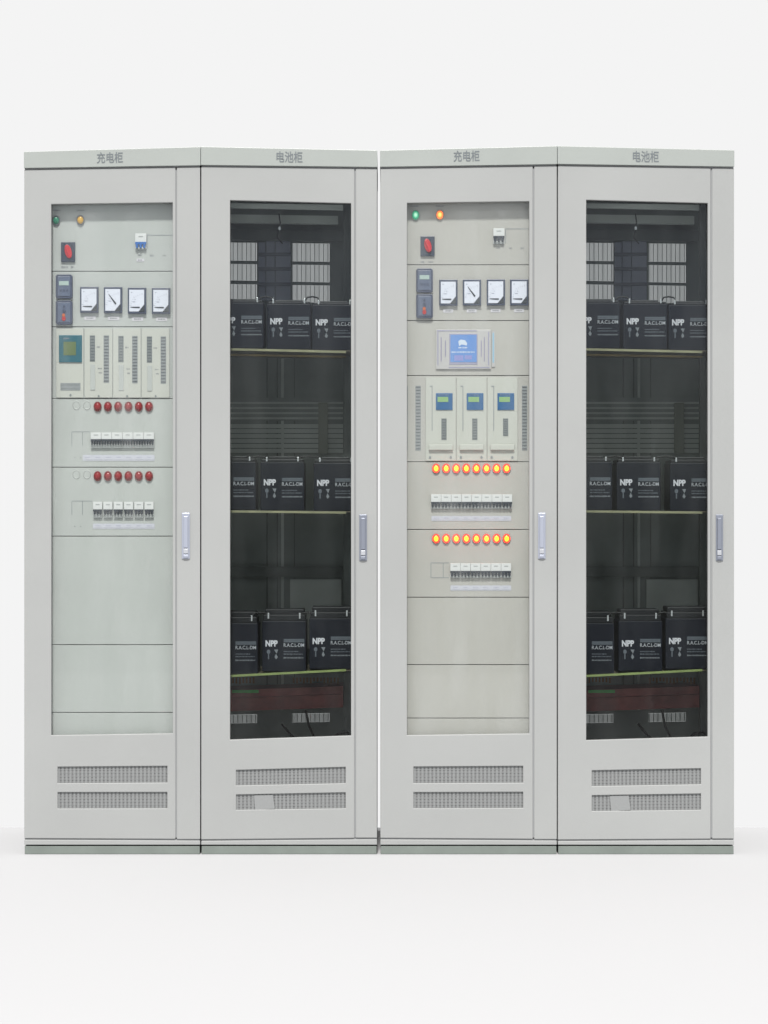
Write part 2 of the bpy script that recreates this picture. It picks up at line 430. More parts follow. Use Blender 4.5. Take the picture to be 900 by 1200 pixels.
# ------------------------------------------------------------------ shared cabinet shell
def shell(root, k, perforated):
    """k: dict of measured edges. Builds body, cap, plinth, door with glass, vents and handle."""
    X0, X1 = k['x0'], k['x1']; dr, sl = k['door_r'], k['stile_l']
    zt = P(0, (k['cap_b'][0] + k['cap_b'][1]) / 2 + 0.5, 0)[2]
    wx0, wx1 = P(X0 + 0.6, 0)[0], P(X1 - 0.6, 0)[0]
    inner = INNER if perforated else PANEL_A
    t = 0.0035
    bm = bmesh.new()                                            # folded sheet body: sides, roof, floor
    zb = P(0, 990.5)[2]
    wbox(bm, wx0, wx0 + t, 0.021, 0.60, zb, zt); wbox(bm, wx1 - t, wx1, 0.021, 0.60, zb, zt)
    wbox(bm, wx0 + t, wx1 - t, 0.021, 0.60, zt - t, zt); wbox(bm, wx0 + t, wx1 - t, 0.021, 0.60, zb, zb + t)
    # front return flanges all round the opening, just behind the door
    o1, o2 = k['win'][0] - 5, k['win'][1] + 4.5
    wbox(bm, wx0 + t, P(o1, 0)[0], 0.0215, 0.0265, zb + t, zt - t)
    wbox(bm, P(o2, 0)[0], wx1 - t, 0.0215, 0.0265, zb + t, zt - t)
    wbox(bm, P(o1, 0)[0] + 0.0003, P(o2, 0)[0] - 0.0003, 0.0217, 0.0263, P(0, k['wt'][0] - 4)[2], zt - t)
    wbox(bm, P(o1, 0)[0] + 0.0003, P(o2, 0)[0] - 0.0003, 0.0217, 0.0263, zb + t, P(0, k['wb'][0] + 6)[2])
    make('cabinet_body', bm, inner if perforated else PAINT, root)
    bm = bmesh.new()                                            # outer side skins
    wbox(bm, wx0 - 0.0008, wx0 - 0.0001, 0.021, 0.60, zb, zt); wbox(bm, wx1 + 0.0001, wx1 + 0.0008, 0.021, 0.60, zb, zt)
    make('side_panel', bm, PAINT, root)
    # cap
    a, b = k['cap_t']; c, d = k['cap_b']
    bm = bmesh.new()
    quad(bm, [(X0, a), (X1, b), (X1, d - 1.3), (X0, c - 1.3)], -0.006, 0.604)
    cap = make('top_cap', bm, CAPM, root, bevel=0.001)
    bm = bmesh.new()
    cx = k['txt'][0]; t0, t1 = k['txt'][1]
    text_into(bm, k['word'], cx, t0, cx + 30.5, t1, -0.0062, bold=0.012, dyr=k['tslope'])
    make('lettering', bm, PRINTD, cap)
    # grey gasket strips in the seams
    e, f = k['db']
    bm = bmesh.new()
    quad(bm, [(X0 + 1, c - 1.1), (X1 - 1, d - 1.1), (X1 - 1, d + 0.7), (X0 + 1, c + 0.7)], 0.005, 0.0188)
    make('gasket', bm, SEAM, root); bm = bmesh.new()
    box(bm, dr + 0.1, max(c, d) + 0.9, sl - 0.1, 981.5, 0.0031, 0.0183)
    make('gasket', bm, SEAM, root); bm = bmesh.new()
    quad(bm, [(X0 + 1, e - 0.4), (X1 - 1, f - 0.4), (X1 - 1, f + 1.0), (X0 + 1, e + 1.0)], 0.004, 0.017)
    make('gasket', bm, SEAM, root)
    # stile
    bm = bmesh.new()
    tt = c + (d - c) * (sl - X0) / (X1 - X0)
    quad(bm, [(sl, tt + 0.9), (X1 - 0.4, d + 0.9), (X1 - 0.4, f - 0.6), (sl, f - 0.6)], 0.0, 0.019)
    stile = make('side_stile', bm, PAINT, root, bevel=0.0012)
    # door with window and vent openings
    w0, w1 = k['win']; v0, v1 = k['vent']
    def ext(y0, y1, xa, xb):                                     # extrapolate a measured edge to the full door width
        s = (y1 - y0) / (xb - xa); return (y0 + s * (X0 - xa), y0 + s * (dr - xa))
    rows = [(c + 0.9, c + 0.9 + (d - c) * (dr - X0) / (X1 - X0)), ext(*k['wt'], w0, w1), ext(*k['wb'], w0, w1)]
    for (ya, yb) in k['vy']: rows.append(ext(ya, yb, v0, v1))
    rows.append((e - 0.6, e - 0.6 + (f - e) * 0.85))
    cols = [X0 + 0.4, w0, v0, v1, w1, dr]
    bm = bmesh.new()
    plate(bm, cols, rows, {(1, 1), (2, 1), (3, 1), (2, 3), (2, 5)}, 0.0, 0.019)
    door = make('door', bm, PAINT, root, bevel=0.0016)
    bm = bmesh.new()
    quad(bm, [(w0 - 1.5, k['wt'][0] - 2), (w1 + 1.5, k['wt'][1] - 2), (w1 + 1.5, k['wb'][1] + 2), (w0 - 1.5, k['wb'][0] + 2)], 0.0195, 0.0212)
    # the pane lies in the rebate behind the opening
    make('glass_pane', bm, GLASST if perforated else GLASSC, door)
    for q in (0, 2):
        (ta, tb), (ba, bb) = k['vy'][q], k['vy'][q + 1]
        bm = bmesh.new()
        quad(bm, [(v0 + .1, ta + .1), (v1 - .1, tb + .1), (v1 - .1, bb - .1), (v0 + .1, ba - .1)], 0.0068, 0.0075, 1)
        n = 28; pitch = (v1 - v0) / n
        for i in range(n):
            x = v0 + i * pitch; u = (i + .5) / n
            wdt = 0.56
            quad(bm, [(x + 0.1, ta + (tb - ta) * u), (x + 0.1 + pitch * wdt, ta + (tb - ta) * u), (x + 0.1 + pitch * wdt, ba + (bb - ba) * u), (x + 0.1, ba + (bb - ba) * u)], 0.0054, 0.0067, 0)
        for r in range(1, 5):                                     # horizontal webs of the punched slots
            y = r / 5
            quad(bm, [(v0, ta + (ba - ta) * y - .25), (v1, tb + (bb - tb) * y - .25), (v1, tb + (bb - tb) * y + .25), (v0, ta + (ba - ta) * y + .25)], 0.0050, 0.0062, 0)
        make('vent_grille', bm, [GRILLE, GRILLEB], door)
    if perforated:
        px = v0 + 21
        bm = bmesh.new(); (ta, tb), (ba, bb) = k['vy'][2], k['vy'][3]
        quad(bm, [(px, ta + 1), (px + 22, ta + 0.5), (px + 24.5, ba - 1.5), (px + 1.5, ba)], 0.0025, 0.0035)
        make('film_patch', bm, PATCH, door)
    # handle on the stile
    h0, h1 = k['hx']; y0, y1 = k['hy']
    bm = bmesh.new()
    box(bm, h0, y0, h1, y1, -0.004, 0.0)
    hd = make('door_handle', bm, CHROMED if perforated else CHROME, stile, bevel=0.0015)
    # lever and lock as further relief of the same handle
    bm = bmesh.new()
    m0 = (h0 + h1) / 2; hw = (h1 - h0) * 0.26
    box(bm, m0 - hw, y0 + 4, m0 + hw, y1 - 13, -0.012, -0.0038)
    box(bm, m0 - hw * 1.15, y1 - 12, m0 + hw * 1.15, y1 - 6.2, -0.010, -0.0038, 1)
    box(bm, m0 - hw * 1.2, y1 - 5, m0 + hw * 1.2, y1 - 1.2, -0.008, -0.0038, 0)
    bmesh.ops.recalc_face_normals(bm, faces=bm.faces)
    # join into the handle mesh: one continuous fitting
    tmp = bpy.data.meshes.new('tmp'); bm.to_mesh(tmp); bm.free()
    bm = bmesh.new(); bm.from_mesh(hd.data); n0 = len(bm.verts)
    bm.from_mesh(tmp); bm.verts.ensure_lookup_table(); wl = wloc(hd)
    for v in bm.verts[n0:]: v.co.x -= wl[0]; v.co.y -= wl[1]; v.co.z -= wl[2]
    bm.to_mesh(hd.data); bm.free(); bpy.data.meshes.remove(tmp)
    hd.data.materials.append(mat('lock_metal', (0.42, 0.43, 0.46), 0.35, metal=0.3))
    # sill strip and plinth
    bm = bmesh.new()
    quad(bm, [(X0 + 0.4, e + 1.2), (X1 - 0.4, f + 1.2), (X1 - 0.4, 990), (X0 + 0.4, 990)], -0.003, 0.018)
    make('bottom_sill', bm, PAINT, root, bevel=0.0015)
    bm = bmesh.new(); x, _, z = P(X0 + 0.8, 991.4); x2 = P(X1 - 0.8, 0)[0]
    wbox(bm, x, x2, 0.001, 0.598, 0.0, z)
    make('plinth', bm, PLINTH, root, bevel=0.0015)
    if not perforated:
        bm = bmesh.new(); wbox(bm, wx0 + t, wx1 - t, 0.597, 0.60, zb + t, zt - t)
        make('rear_panel', bm, PAINT, root)
    return door

def put(proto, parent, px, py, d, label=None):
    p = P(px, py, d)
    c = copy_tree(proto, parent, p)
    if label: c['label'] = label
    return c

PD = 0.040   # depth of the instrument panels behind the door front
def panels(root, x0, x1, seams, m, names):
    out = []
    for (a, b), nm in zip(zip(seams, seams[1:]), names):
        out.append(onebox(nm, m, root, x0, a + 0.45, x1, b - 0.45, PD, PD + 0.012, bevel=0.001))
    bm = bmesh.new(); box(bm, x0, seams[0], x1, seams[-1], PD + 0.0125, PD + 0.015)
    make('mounting_frame', bm, SEAMP, root)
    return out
def caption(parent, x0, y0, x1, y1, d=PD, dark=False):
    bm = bmesh.new()
    box(bm, x0, y0, x1, y1, d - 0.0012, d, 0)
    marks(bm, x0 + (x1 - x0) * .2, x1 - (x1 - x0) * .2, (y0 + y1) / 2, (y1 - y0) * .45, d - 0.0016, 1)
    return make('caption_label', bm, [LABELW, MARK], parent)
def ink(parent, segs, d=PD, m=MARK):
    for (x0, x1, y, h) in segs:
        bm = bmesh.new(); marks(bm, x0, x1, y, h, d - 0.0009)
        make('printed_caption', bm, m, parent)
def outline(parent, x0, y0, x1, y1, splits=(), d=PD, bottom=True):
    bm = bmesh.new(); w = 0.35; m = 0
    box(bm, x0, y0 - w, x1, y0 + w, d - 0.0006, d)
    if bottom: box(bm, x0, y1 - w, x1, y1 + w, d - 0.0006, d)
    for x in (x0,) + tuple(splits): box(bm, x - w, y0 + w + .1, x + w, y1 - w - .1, d - 0.0006, d)
    return make('blanking_cover', bm, SLOTL, parent)
def strip_label(parent, x0, y0, x1, y1, n, d=PD):
    bm = bmesh.new(); p = (x1 - x0) / n
    box(bm, x0, y0 + .4, x1, y1, d - 0.0012, d, 0)
    for i in range(n):
        box(bm, x0 + i * p + .8, y0, x0 + (i + 1) * p - .8, y1 - 1.4, d - 0.002, d - 0.0011, 0)
        marks(bm, x0 + i * p + 3, x0 + (i + 1) * p - 3, (y0 + y1 - 1) / 2, 1.6, d - 0.0024, 1)
    return make('label_strip', bm, [LABELP, mat('strip_ink', (0.3, 0.31, 0.38), 0.6)], parent)
def blank_hole(parent, cx, cy):
    bm = bmesh.new(); n = 24; r0, r1 = 3.9, 4.6
    ring = []
    for (rr, dd) in ((r1, PD - 0.0004), (r0, PD - 0.0018), (r0 - .6, PD - 0.0006)):
        ring.append([bm.verts.new(P(cx + rr * math.cos(2 * math.pi * k / n), cy + rr * 1.22 * math.sin(2 * math.pi * k / n), dd)) for k in range(n)])
    for a, b in zip(ring, ring[1:]):
        for k in range(n): bm.faces.new((a[k], a[(k + 1) % n], b[(k + 1) % n], b[k]))
    bm.faces.new(ring[-1])
    return make('blanking_plug', bm, PANEL_A, parent)
def slot(parent, name, x0, y0, x1, y1, m, d, rows, dark=SEAM):
    bm = bmesh.new()
    box(bm, x0, y0, x1, y1, d - 0.0008, d, 0)
    n = rows; p = (y1 - y0) / n
    for i in range(n):
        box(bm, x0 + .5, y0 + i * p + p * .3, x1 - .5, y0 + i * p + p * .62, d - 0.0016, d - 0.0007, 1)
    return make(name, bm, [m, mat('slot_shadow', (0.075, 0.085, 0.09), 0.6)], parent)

# ------------------------------------------------------------------ charging cabinet, unlit (first)
g = 'grey switchgear cabinets standing in a row'
r1 = thing('charging_cabinet', 'grey charging cabinet with unlit red lamps and teal controller, leftmost of the row', 'electrical cabinet', P(131, 1001, 0.3), g)
r1.location.z = 0
shell(r1, dict(x0=28, x1=234.9, cap_t=(177.8, 172.0), cap_b=(198.2, 195.0), door_r=205.6, stile_l=207.2, win=(60, 202.4),
               wt=(239.2, 237.2), wb=(861.8, 859.6), vent=(67.5, 196), vy=[(898.6, 897.6), (918, 917.2), (928.4, 928.2), (947.6, 947.4)],
               db=(983.0, 984.0), txt=(113.5, (178.6, 191.5)), word='充电柜', tslope=-0.7, hx=(213, 222.4), hy=(601, 655)), False)
sm = [226, 318, 383, 467, 547.6, 628.4, 755.6, 835, 880]
pn = panels(r1, 46, 216, sm, PANEL_A, ['switch_panel', 'meter_panel', 'rectifier_panel', 'breaker_panel', 'breaker_panel', 'blank_panel', 'blank_panel', 'blank_panel'])
put(L_GREEN, r1, 66, 258.5, PD, 'unlit green indicator lamp'); put(L_YEL, r1, 94.4, 258, PD, 'unlit yellow indicator lamp')
ink(pn[0], [(62, 71, 246.5, 2), (90, 99, 246.5, 2)])
put(SWITCH, r1, 80, 295.5, PD)
ink(pn[0], [(72, 80, 313, 3), (83, 87, 313, 3)])
put(BR_BLUE, r1, 158.6, 274, PD, 'circuit breaker with blue toggles')
ink(pn[0], [(161.5, 167, 299, 2.2), (176, 180, 299.5, 2.2), (190.5, 195, 299.5, 2.2)])
caption(pn[0], 160, 303, 169, 306.5)
outline(pn[0], 172.5, 275.6, 203, 291, (), bottom=False)
put(REL0, r1, 75.6, 336, PD); put(REL1, r1, 75.6, 366.6, PD)
for i, (x, y) in enumerate(((105, 351.6), (132.8, 351.8), (160.8, 352.6), (189, 352.8))):
    put(M_UP if i == 1 else M_REST, r1, x, y, PD)
    caption(pn[1], x - 6.2, y + 19, x + 7, y + 23.4)
# controller and three rectifier modules
MD = PD - 0.004
cm = onebox('controller_module', MODF, r1, 65.8, 385, 97.8, 466, MD, PD - 0.0002, bevel=0.0008)
bm = bmesh.new(); box(bm, 69, 392.6, 96, 424.6, MD - 0.004, MD)
ct = make('controller_display', bm, TEAL, r1, bevel=0.001)
onebox('screen', OLIVE, ct, 74.3, 400.4, 89, 416.4, MD - 0.0048, MD - 0.0038)
ink(ct, [(74, 82, 396.6, 2.2)], MD - 0.004, PRINTG)
bm = bmesh.new(); box(bm, 70.8, 448.8, 94.2, 457.4, MD - 0.001, MD, 0)
marks(bm, 72, 93, 451, 2, MD - 0.0014, 1); marks(bm, 72, 93, 455.4, 1.8, MD - 0.0014, 1)
make('rating_plate', bm, [SLOTL, SLOT], cm)
bm = bmesh.new(); ellip(bm, 82.6, 463, 1.3, 1.5, MD - 0.001, MD, 12); make('screw', bm, SLOT, cm)
for i in range(3):
    x = 98.8 + 33.4 * i; y = 0.6 * i
    mo = onebox('rectifier_module', MODF, r1, x + .3, 385, x + 32.9, 466, MD, PD - 0.0002, bevel=0.0008)
    slot(mo, 'vent_slot', x + 6.4, 393 + y, x + 12.6, 423.8 + y, SLOT, MD, 9)
    slot(mo, 'vent_slot', x + 22.6, 393 + y, x + 29, 448.4 + y, SLOTL, MD, 15)
    bm = bmesh.new(); box(bm, x + 7, 427 + y, x + 12.6, 457 + y, MD - 0.002, MD)
    make('ejector_handle', bm, PANEL_A, mo, bevel=0.0006)
    ink(mo, [(x + 14.5, x + 18.8, 406.6 + y, 2), (x + 16, x + 20.6, 431.8 + y, 1.6), (x + 17, x + 20.8, 436.8 + y, 1.8), (x + 8, x + 12, 451.6 + y, 1.6), (x + 8, x + 12.4, 456 + y, 1.6)], MD)
    bm = bmesh.new(); ellip(bm, x + 16.8, 464.2, 1.2, 1.3, MD - 0.001, MD, 12); make('screw', bm, SLOT, mo)
# two rows of unlit red lamps and breakers
for (ly, hy, by, strip, proto, bx, pi, n) in ((476.6, 475, 507, (97, 533, 181.2, 540), BR_A, 106.6, 3, 7), (558, 556, 588.2, (109, 613.6, 181.2, 619.6), BR_B, 108.8, 4, 6)):
    for i in range(6): put(L_RED, r1, 114.5 + 12.05 * i, ly, PD, 'unlit red indicator lamp')
    for x in (89.6, 102): blank_hole(r1, x, hy)
    w = 12.4 if proto is BR_A else 12.05
    for i in range(6): put(proto, r1, bx + w * i, by, PD)
    outline(pn[pi], 84.2, by - 1, bx - 1, by + 15.6, (96.6,), bottom=False)
    strip_label(pn[pi], *strip, n)
    ink(pn[pi], [(87, 88.2, strip[1] + 3.2, 1.2), (94, 95.2, strip[1] + 3.2, 1.2)])

# ------------------------------------------------------------------ charging cabinet, lit (third)
r3 = thing('charging_cabinet', 'grey charging cabinet with two rows of glowing orange lamps and blue touch screen', 'electrical cabinet', P(548, 1001, 0.3), g)
r3.location.z = 0
shell(r3, dict(x0=445.4, x1=652.9, cap_t=(176.2, 171.0), cap_b=(196.8, 193.6), door_r=624.4, stile_l=626, win=(477, 620.2),
               wt=(237.8, 235.8), wb=(861.8, 859.8), vent=(484.6, 613), vy=[(898.4, 897.6), (918, 917.4), (928.4, 928), (947.4, 947)],
               db=(982.6, 984.0), txt=(531.5, (176.6, 189.6)), word='充电柜', tslope=-0.5, hx=(630.6, 639.4), hy=(601, 655)), False)
sm = [224, 310.4, 375.8, 440.2, 541.2, 620.6, 700, 779, 841.6, 880]
pn = panels(r3, 460, 637, sm, PANEL_B, ['switch_panel', 'meter_panel', 'screen_panel', 'rectifier_panel', 'breaker_panel', 'breaker_panel', 'blank_panel', 'blank_panel', 'blank_panel'])
put(L_GLIT, r3, 487, 252.2, PD, 'lit green indicator lamp'); put(L_YLIT, r3, 515.4, 252, PD, 'lit yellow indicator lamp')
ink(pn[0], [(481, 491, 241.6, 2), (511, 520, 241.6, 2)])
put(SWITCH, r3, 501, 288.6, PD); ink(pn[0], [(493, 497, 307, 2), (502, 507, 307, 2)])
put(BR_K, r3, 577.8, 268, PD); ink(pn[0], [(582, 586, 290.6, 2), (597, 600, 290.8, 2), (610, 614, 290.8, 2)])
outline(pn[0], 592.5, 268.2, 622, 285, (), bottom=False)
put(REL0, r3, 497.4, 329, PD); put(REL1, r3, 497.4, 359, PD)
for i, (x, y) in enumerate(((525.4, 343.2), (553, 343), (581, 342.8), (608.4, 342.8))):
    put(M_UP if i == 1 else M_REST, r3, x, y, PD)
    caption(pn[1], x - 6, y + 19, x + 5.6, y + 23.2)
# touch screen
bm = bmesh.new()
box(bm, 511, 386.4, 575.4, 432.6, PD - 0.006, PD, 0)
hm = make('touch_panel', bm, BEIGE, r3, bevel=0.0012)
bm = bmesh.new()
for (x0, y0, x1, y1) in ((512, 386.8, 559, 388.2), (512.6, 389, 513.8, 428), (571.8, 389, 573.2, 428), (526, 430, 574, 431.2)):
    box(bm, x0, y0, x1, y1, PD - 0.0068, PD - 0.0058)
make('frame_line', bm, LILAC, hm)
bm = bmesh.new()
for (x, a, b) in ((517, 395, 423.6), (522, 399, 418), (564, 399, 418), (567.6, 395, 423.6)): box(bm, x - .55, a, x + .55, b, PD - 0.0068, PD - 0.0058)
make('slot_line', bm, mat('slot_violet', (0.2, 0.19, 0.27), 0.5), hm)
bm = bmesh.new(); box(bm, 526.4, 391, 559.6, 427.4, PD - 0.0072, PD - 0.0058)
make('screen_surround', bm, LILAC, hm, bevel=0.0006)
bm = bmesh.new(); box(bm, 527.8, 392.2, 558.6, 424.4, PD - 0.008, PD - 0.0071, 0)
quad(bm, [(537, 400), (540, 397.8), (545, 398.8), (547.4, 402), (547, 404.8), (541, 403.6), (538.2, 405.6)], PD - 0.0086, PD - 0.0079, 1)
marks(bm, 537.4, 548, 407.4, 2, PD - 0.0086, 1); marks(bm, 529, 556, 412.6, 1.8, PD - 0.0086, 1)
box(bm, 532.5, 416.4, 543, 422.6, PD - 0.0086, PD - 0.0079, 2); box(bm, 544.6, 416.4, 553, 421, PD - 0.0086, PD - 0.0079, 2)
make('screen', bm, [SCREEN, SCRW, SCRL], hm)
bm = bmesh.new(); box(bm, 576.4, 388, 580.2, 430, PD - 0.003, PD)
make('side_trim', bm, BEIGE, hm)
bm = bmesh.new(); box(bm, 577.2, 390, 579, 425, PD - 0.0038, PD - 0.0029); make('trim_window', bm, mat('trim_blue', (0.22, 0.36, 0.46), 0.3), hm)
# module row
for i in range(3):
    x = 498.6 + 36.1 * i
    mo = onebox('rectifier_module', MODF, r3, x + .4, 442.4, x + 35.7, 540, MD, PD - 0.0002, bevel=0.0008)
    ds = onebox('module_display', MODBLUE, r3, x + 12.2, 460.6, x + 31.8, 480.4, MD - 0.003, MD, bevel=0.0008)
    onebox('lcd', MODLCD, ds, x + 14.2, 465, x + 26.8, 471, MD - 0.0038, MD - 0.0029)
    bm = bmesh.new(); marks(bm, x + 15, x + 27, 462.8, 1.2, MD - 0.0034); make('printed_caption', bm, PRINTG, ds)
    slot(mo, 'vent_slot', x + 18.6, 490.4, x + 24.8, 515.6 - (4.6 if i == 2 else 0), SLOT, MD, 8)
    bm = bmesh.new(); box(bm, x + 4, 521, x + 32, 527.4, MD - 0.009, MD); make('pull_handle', bm, MODF, mo, bevel=0.0015)
    for sx in (x + 5.4, x + 29.6):
        bm = bmesh.new(); ellip(bm, sx, 536, 1.4, 1.7, MD - 0.0014, MD, 12)
        make('screw', bm, SLOTL, mo)
    bm = bmesh.new(); box(bm, x + 5, 452, x + 8.2, 453.2, MD - 0.001, MD); box(bm, x + 7.4, 453.4, x + 8.2, 505, MD - 0.001, MD)
    make('guide_line', bm, SLOTL, mo)
for (x0, x1) in ((486.8, 493.2), (611.6, 617.8), (472, 477.8)):
    slot(pn[3], 'vent_slot', x0, 452, x1, 528, SLOTL, PD, 20)
for (ly, by, x0, n, strip) in ((549, 579.4, 505.0, 8, (505.6, 604.6, 599, 610.4)), (631.2, 660.2, 527.6, 6, (528, 686, 599, 692))):
    for i in range(8): put(L_LIT, r3, 511 + 11.8 * i, ly, PD, 'lit orange indicator lamp')
    for i in range(n): put(BR_C, r3, x0 + 11.9 * i, by, PD)
    strip_label(pn[4 if ly < 600 else 5], *strip, n)
outline(pn[5], 505, 659.6, 526, 677, (519.4,))

# ------------------------------------------------------------------ battery prototypes
def proto_battery(h, lid):
    """origin: front bottom left corner, at depth 0; width 52 px"""
    F = 0.0
    bm = bmesh.new(); box(bm, 450, 600 - h, 502, 600, F, F + 0.17)
    case = make('battery', bm, BLACKP, None, bevel=0.002, origin=at0())
    bm = bmesh.new(); box(bm, 451.2, 600 - h - lid * .55, 500.8, 600 - h, F + 0.004, F + 0.166)
    if lid > 8: box(bm, 453, 600 - h - lid, 499, 600 - h - lid * .5, F + 0.03, F + 0.15)
    else: box(bm, 459, 600 - h - lid, 492, 600 - h - lid * .5, F + 0.02, F + 0.15)
    make('lid', bm, BLACKL, case, bevel=0.002, origin=at0())
    for x in (457.4, 494.6):
        bm = bmesh.new(); box(bm, x - 0.9, 600 - h - max(lid * .6, 4.5) - 1.5, x + 0.9, 600 - h + 0.6 - lid * .25, F + 0.001, F + 0.0036)
        make('terminal', bm, LEAD, case, bevel=0.0005, origin=at0())
    bm = bmesh.new(); text_into(bm, 'NPP', 454.0, 600 - 37.0, 468.4, 600 - 29.6, F - 0.0004, bold=0.045)
    make('lettering', bm, PRINT, case, origin=at0())
    bm = bmesh.new()
    box(bm, 475.6, 600 - 38.6, 500, 600 - 34.6, -0.0006, 0, 0)
    marks(bm, 476, 500, 600 - 36.6, 3.4, -0.0012, 3)
    text_into(bm, 'R.A.C.L-DM', 475.6, 600 - 33.4, 499.8, 600 - 29.2, -0.0006, bold=0.01, mi=4)
    marks(bm, 475.6, 493, 600 - 23.6, 1.6, -0.0008, 0); marks(bm, 475.6, 498.6, 600 - 20.6, 1.6, -0.0008, 0)
    marks(bm, 475.6, 500, 600 - 16.2, 1.9, -0.0008, 2)
    ellip(bm, 457.6, 600 - 23.4, 2.1, 2.6, -0.0006, 0, 14, 0); box(bm, 456.9, 600 - 20.6, 458.3, 600 - 14.6, -0.0006, 0, 0)
    quad(bm, [(464.2, 600 - 26), (469, 600 - 26), (467.2, 600 - 21)], -0.0006, 0, 2); quad(bm, [(466.4, 600 - 21), (468.6, 600 - 17), (466.6, 600 - 14.4), (464.8, 600 - 17)], -0.0006, 0, 2)
    make('printed_block', bm, [PRINTG, PRINT, mat('mid_print', (0.26, 0.28, 0.3), 0.5), mat('dark_print', (0.1, 0.12, 0.14), 0.5), mat('soft_print', (0.55, 0.57, 0.6), 0.5)], case, origin=at0())
    return case
BT_T = reg(proto_battery(54, 5)); BT_M = reg(proto_battery(57, 7)); BT_B = reg(proto_battery(60, 13))

SHELVES = ((BT_T, 'top', (408.2, 411.4), [(257.5, 406.6), (312.8, 408.6), (366.0, 410.0)]),
           (BT_M, 'middle', (598.2, 599.6), [(248.4, 597.6), (305.2, 598.0), (367.6, 598.2)]),
           (BT_B, 'bottom', (791.2, 784.2), [(250.8, 789.8), (307.2, 788.6), (362.4, 785.6)]))
POSW = ('left', 'centre', 'right')

def battery_cabinet(dx, label, which, geo):
    root = thing('battery_cabinet', label, 'electrical cabinet', (P(338 + dx, 0, 0)[0], 0.3, 0), g)
    shell(root, geo, True)
    BD = 0.10                                                    # battery fronts
    x0, x1 = geo['x0'], geo['x1']
    # rear door with ventilation openings, ribs and seam
    RD = 0.56
    xa, xb = x0 + 3 - 2, x1 - 3
    f = (D + RD) / D
    xa = 450 + (x0 + 2 - 450) / f; xb = 450 + (x1 - 2 - 450) / f
    c0, c1, c2, c3 = 262 + dx, 301 + dx, 342 + dx, 386 + dx
    ytop = 600 - (600 - 197) / f; ybot = 600 + (990 - 600) / f - 1
    rows = [(ytop, ytop), (284, 286), (305, 307.4), (309, 311.4), (328, 332), (332.6, 335.4), (352, 356), (838, 834.6), (848, 845), (ybot, ybot)]
    bm = bmesh.new()
    plate(bm, [xa, c0, c1, c2, c3, xb], rows, {(i, j) for i in (1, 3) for j in (1, 3, 5, 7)}, RD, RD + 0.003)
    rear = make('rear_door', bm, INNER, root)
    for (a, b) in ((c0, c1), (c2, c3)):
        for j in (1, 3, 5, 7):
            ra, rb = rows[j], rows[j + 1]
            bm = bmesh.new(); n = max(4, round((b - a) / 1.3)); p = (b - a) / n
            lerp = lambda r, x: r[0] + (r[1] - r[0]) * (x - xa) / (xb - xa)
            for i in range(n):
                x = a + i * p
                w = p * ((0.8 if i % 4 == 0 else 0.56) if j < 7 else (0.93 if i % 4 == 0 else 0.8))
                quad(bm, [(x, lerp(ra, x) + .2), (x + w, lerp(ra, x) + .2), (x + w, lerp(rb, x) - .2), (x, lerp(rb, x) - .2)], RD + 0.0005, RD + 0.0025)
            make('vent_slats', bm, RIB, rear)
    # vertical seam posts
    for (x, w, m) in ((313, 1.5, INNERB), (325, 1.2, INNERB), (331, 3.0, RIB), (345, 1.0, INNERB)):
        onebox('rear_seam', m, rear, x + dx - w / 2, 420, x + dx + w / 2, 832, RD - 0.006, RD - 0.0003)
    # blinds reflected in the glass, built as solid bands half way up
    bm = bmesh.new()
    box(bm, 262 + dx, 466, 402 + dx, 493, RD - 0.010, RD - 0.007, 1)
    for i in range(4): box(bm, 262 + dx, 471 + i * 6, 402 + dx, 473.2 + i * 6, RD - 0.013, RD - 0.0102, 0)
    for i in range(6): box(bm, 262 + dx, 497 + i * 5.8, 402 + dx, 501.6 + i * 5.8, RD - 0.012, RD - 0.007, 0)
    make('blinds_reflection', bm, [RIB, mat('reflection_dark_sheet', (0.34, 0.37, 0.35), 0.6)], rear)
    onebox('reflection_bar', mat('reflection_olive', (0.30, 0.32, 0.26), 0.6), rear, 373 + dx, 472, 384 + dx, 531, RD - 0.03, RD - 0.014)  # upright olive bar of the same glass reflection, built solid
    onebox('rear_beam', INNERB, root, 262 + dx, 664, 402 + dx, 676, RD - 0.05, RD - 0.02)
    onebox('inner_plate', RIB, root, 340 + dx, 679, 400 + dx, 760, RD - 0.02, RD - 0.014)
    # blue-grey column with dark bands: a glass reflection built solid between the vents
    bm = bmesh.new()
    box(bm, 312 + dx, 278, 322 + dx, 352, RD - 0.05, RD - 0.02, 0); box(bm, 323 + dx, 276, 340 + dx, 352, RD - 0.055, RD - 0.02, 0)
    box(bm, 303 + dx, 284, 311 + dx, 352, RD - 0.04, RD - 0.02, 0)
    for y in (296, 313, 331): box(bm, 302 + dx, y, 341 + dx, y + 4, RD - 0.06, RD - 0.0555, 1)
    make('reflection_column', bm, [REFLECT, REFLECTB], root)
    # rails under the roof
    onebox('roof_rail', RIB, root, 255 + dx, 251, 396 + dx, 260.5, 0.30, 0.33, tr=2, br=2)
    onebox('roof_rail', INNERB, root, 255 + dx, 268, 402 + dx, 281, 0.48, 0.50, tr=2, br=2)
    onebox('roof_rail', RIB, root, 255 + dx, 238, 402 + dx, 243, 0.10, 0.12, tr=2, br=3)
    # latch hook with dangling wire
    bm = bmesh.new(); c = P(327 + dx, 268, 0.26)
    tube(bm, [(c[0], c[1], c[2] + .05), (c[0] + .004, c[1], c[2] + .02), (c[0], c[1] - .01, c[2]), (c[0] - .006, c[1], c[2] - .03), (c[0] + .012, c[1], c[2] - .05)], 0.0022)
    ww = make('hanging_wire', bm, CABLE, root)
    bm = bmesh.new(); ellip(bm, 327.5 + dx, 267.4, 1.5, 2.2, 0.245, 0.25, 12); make('hook', bm, LEAD, root)
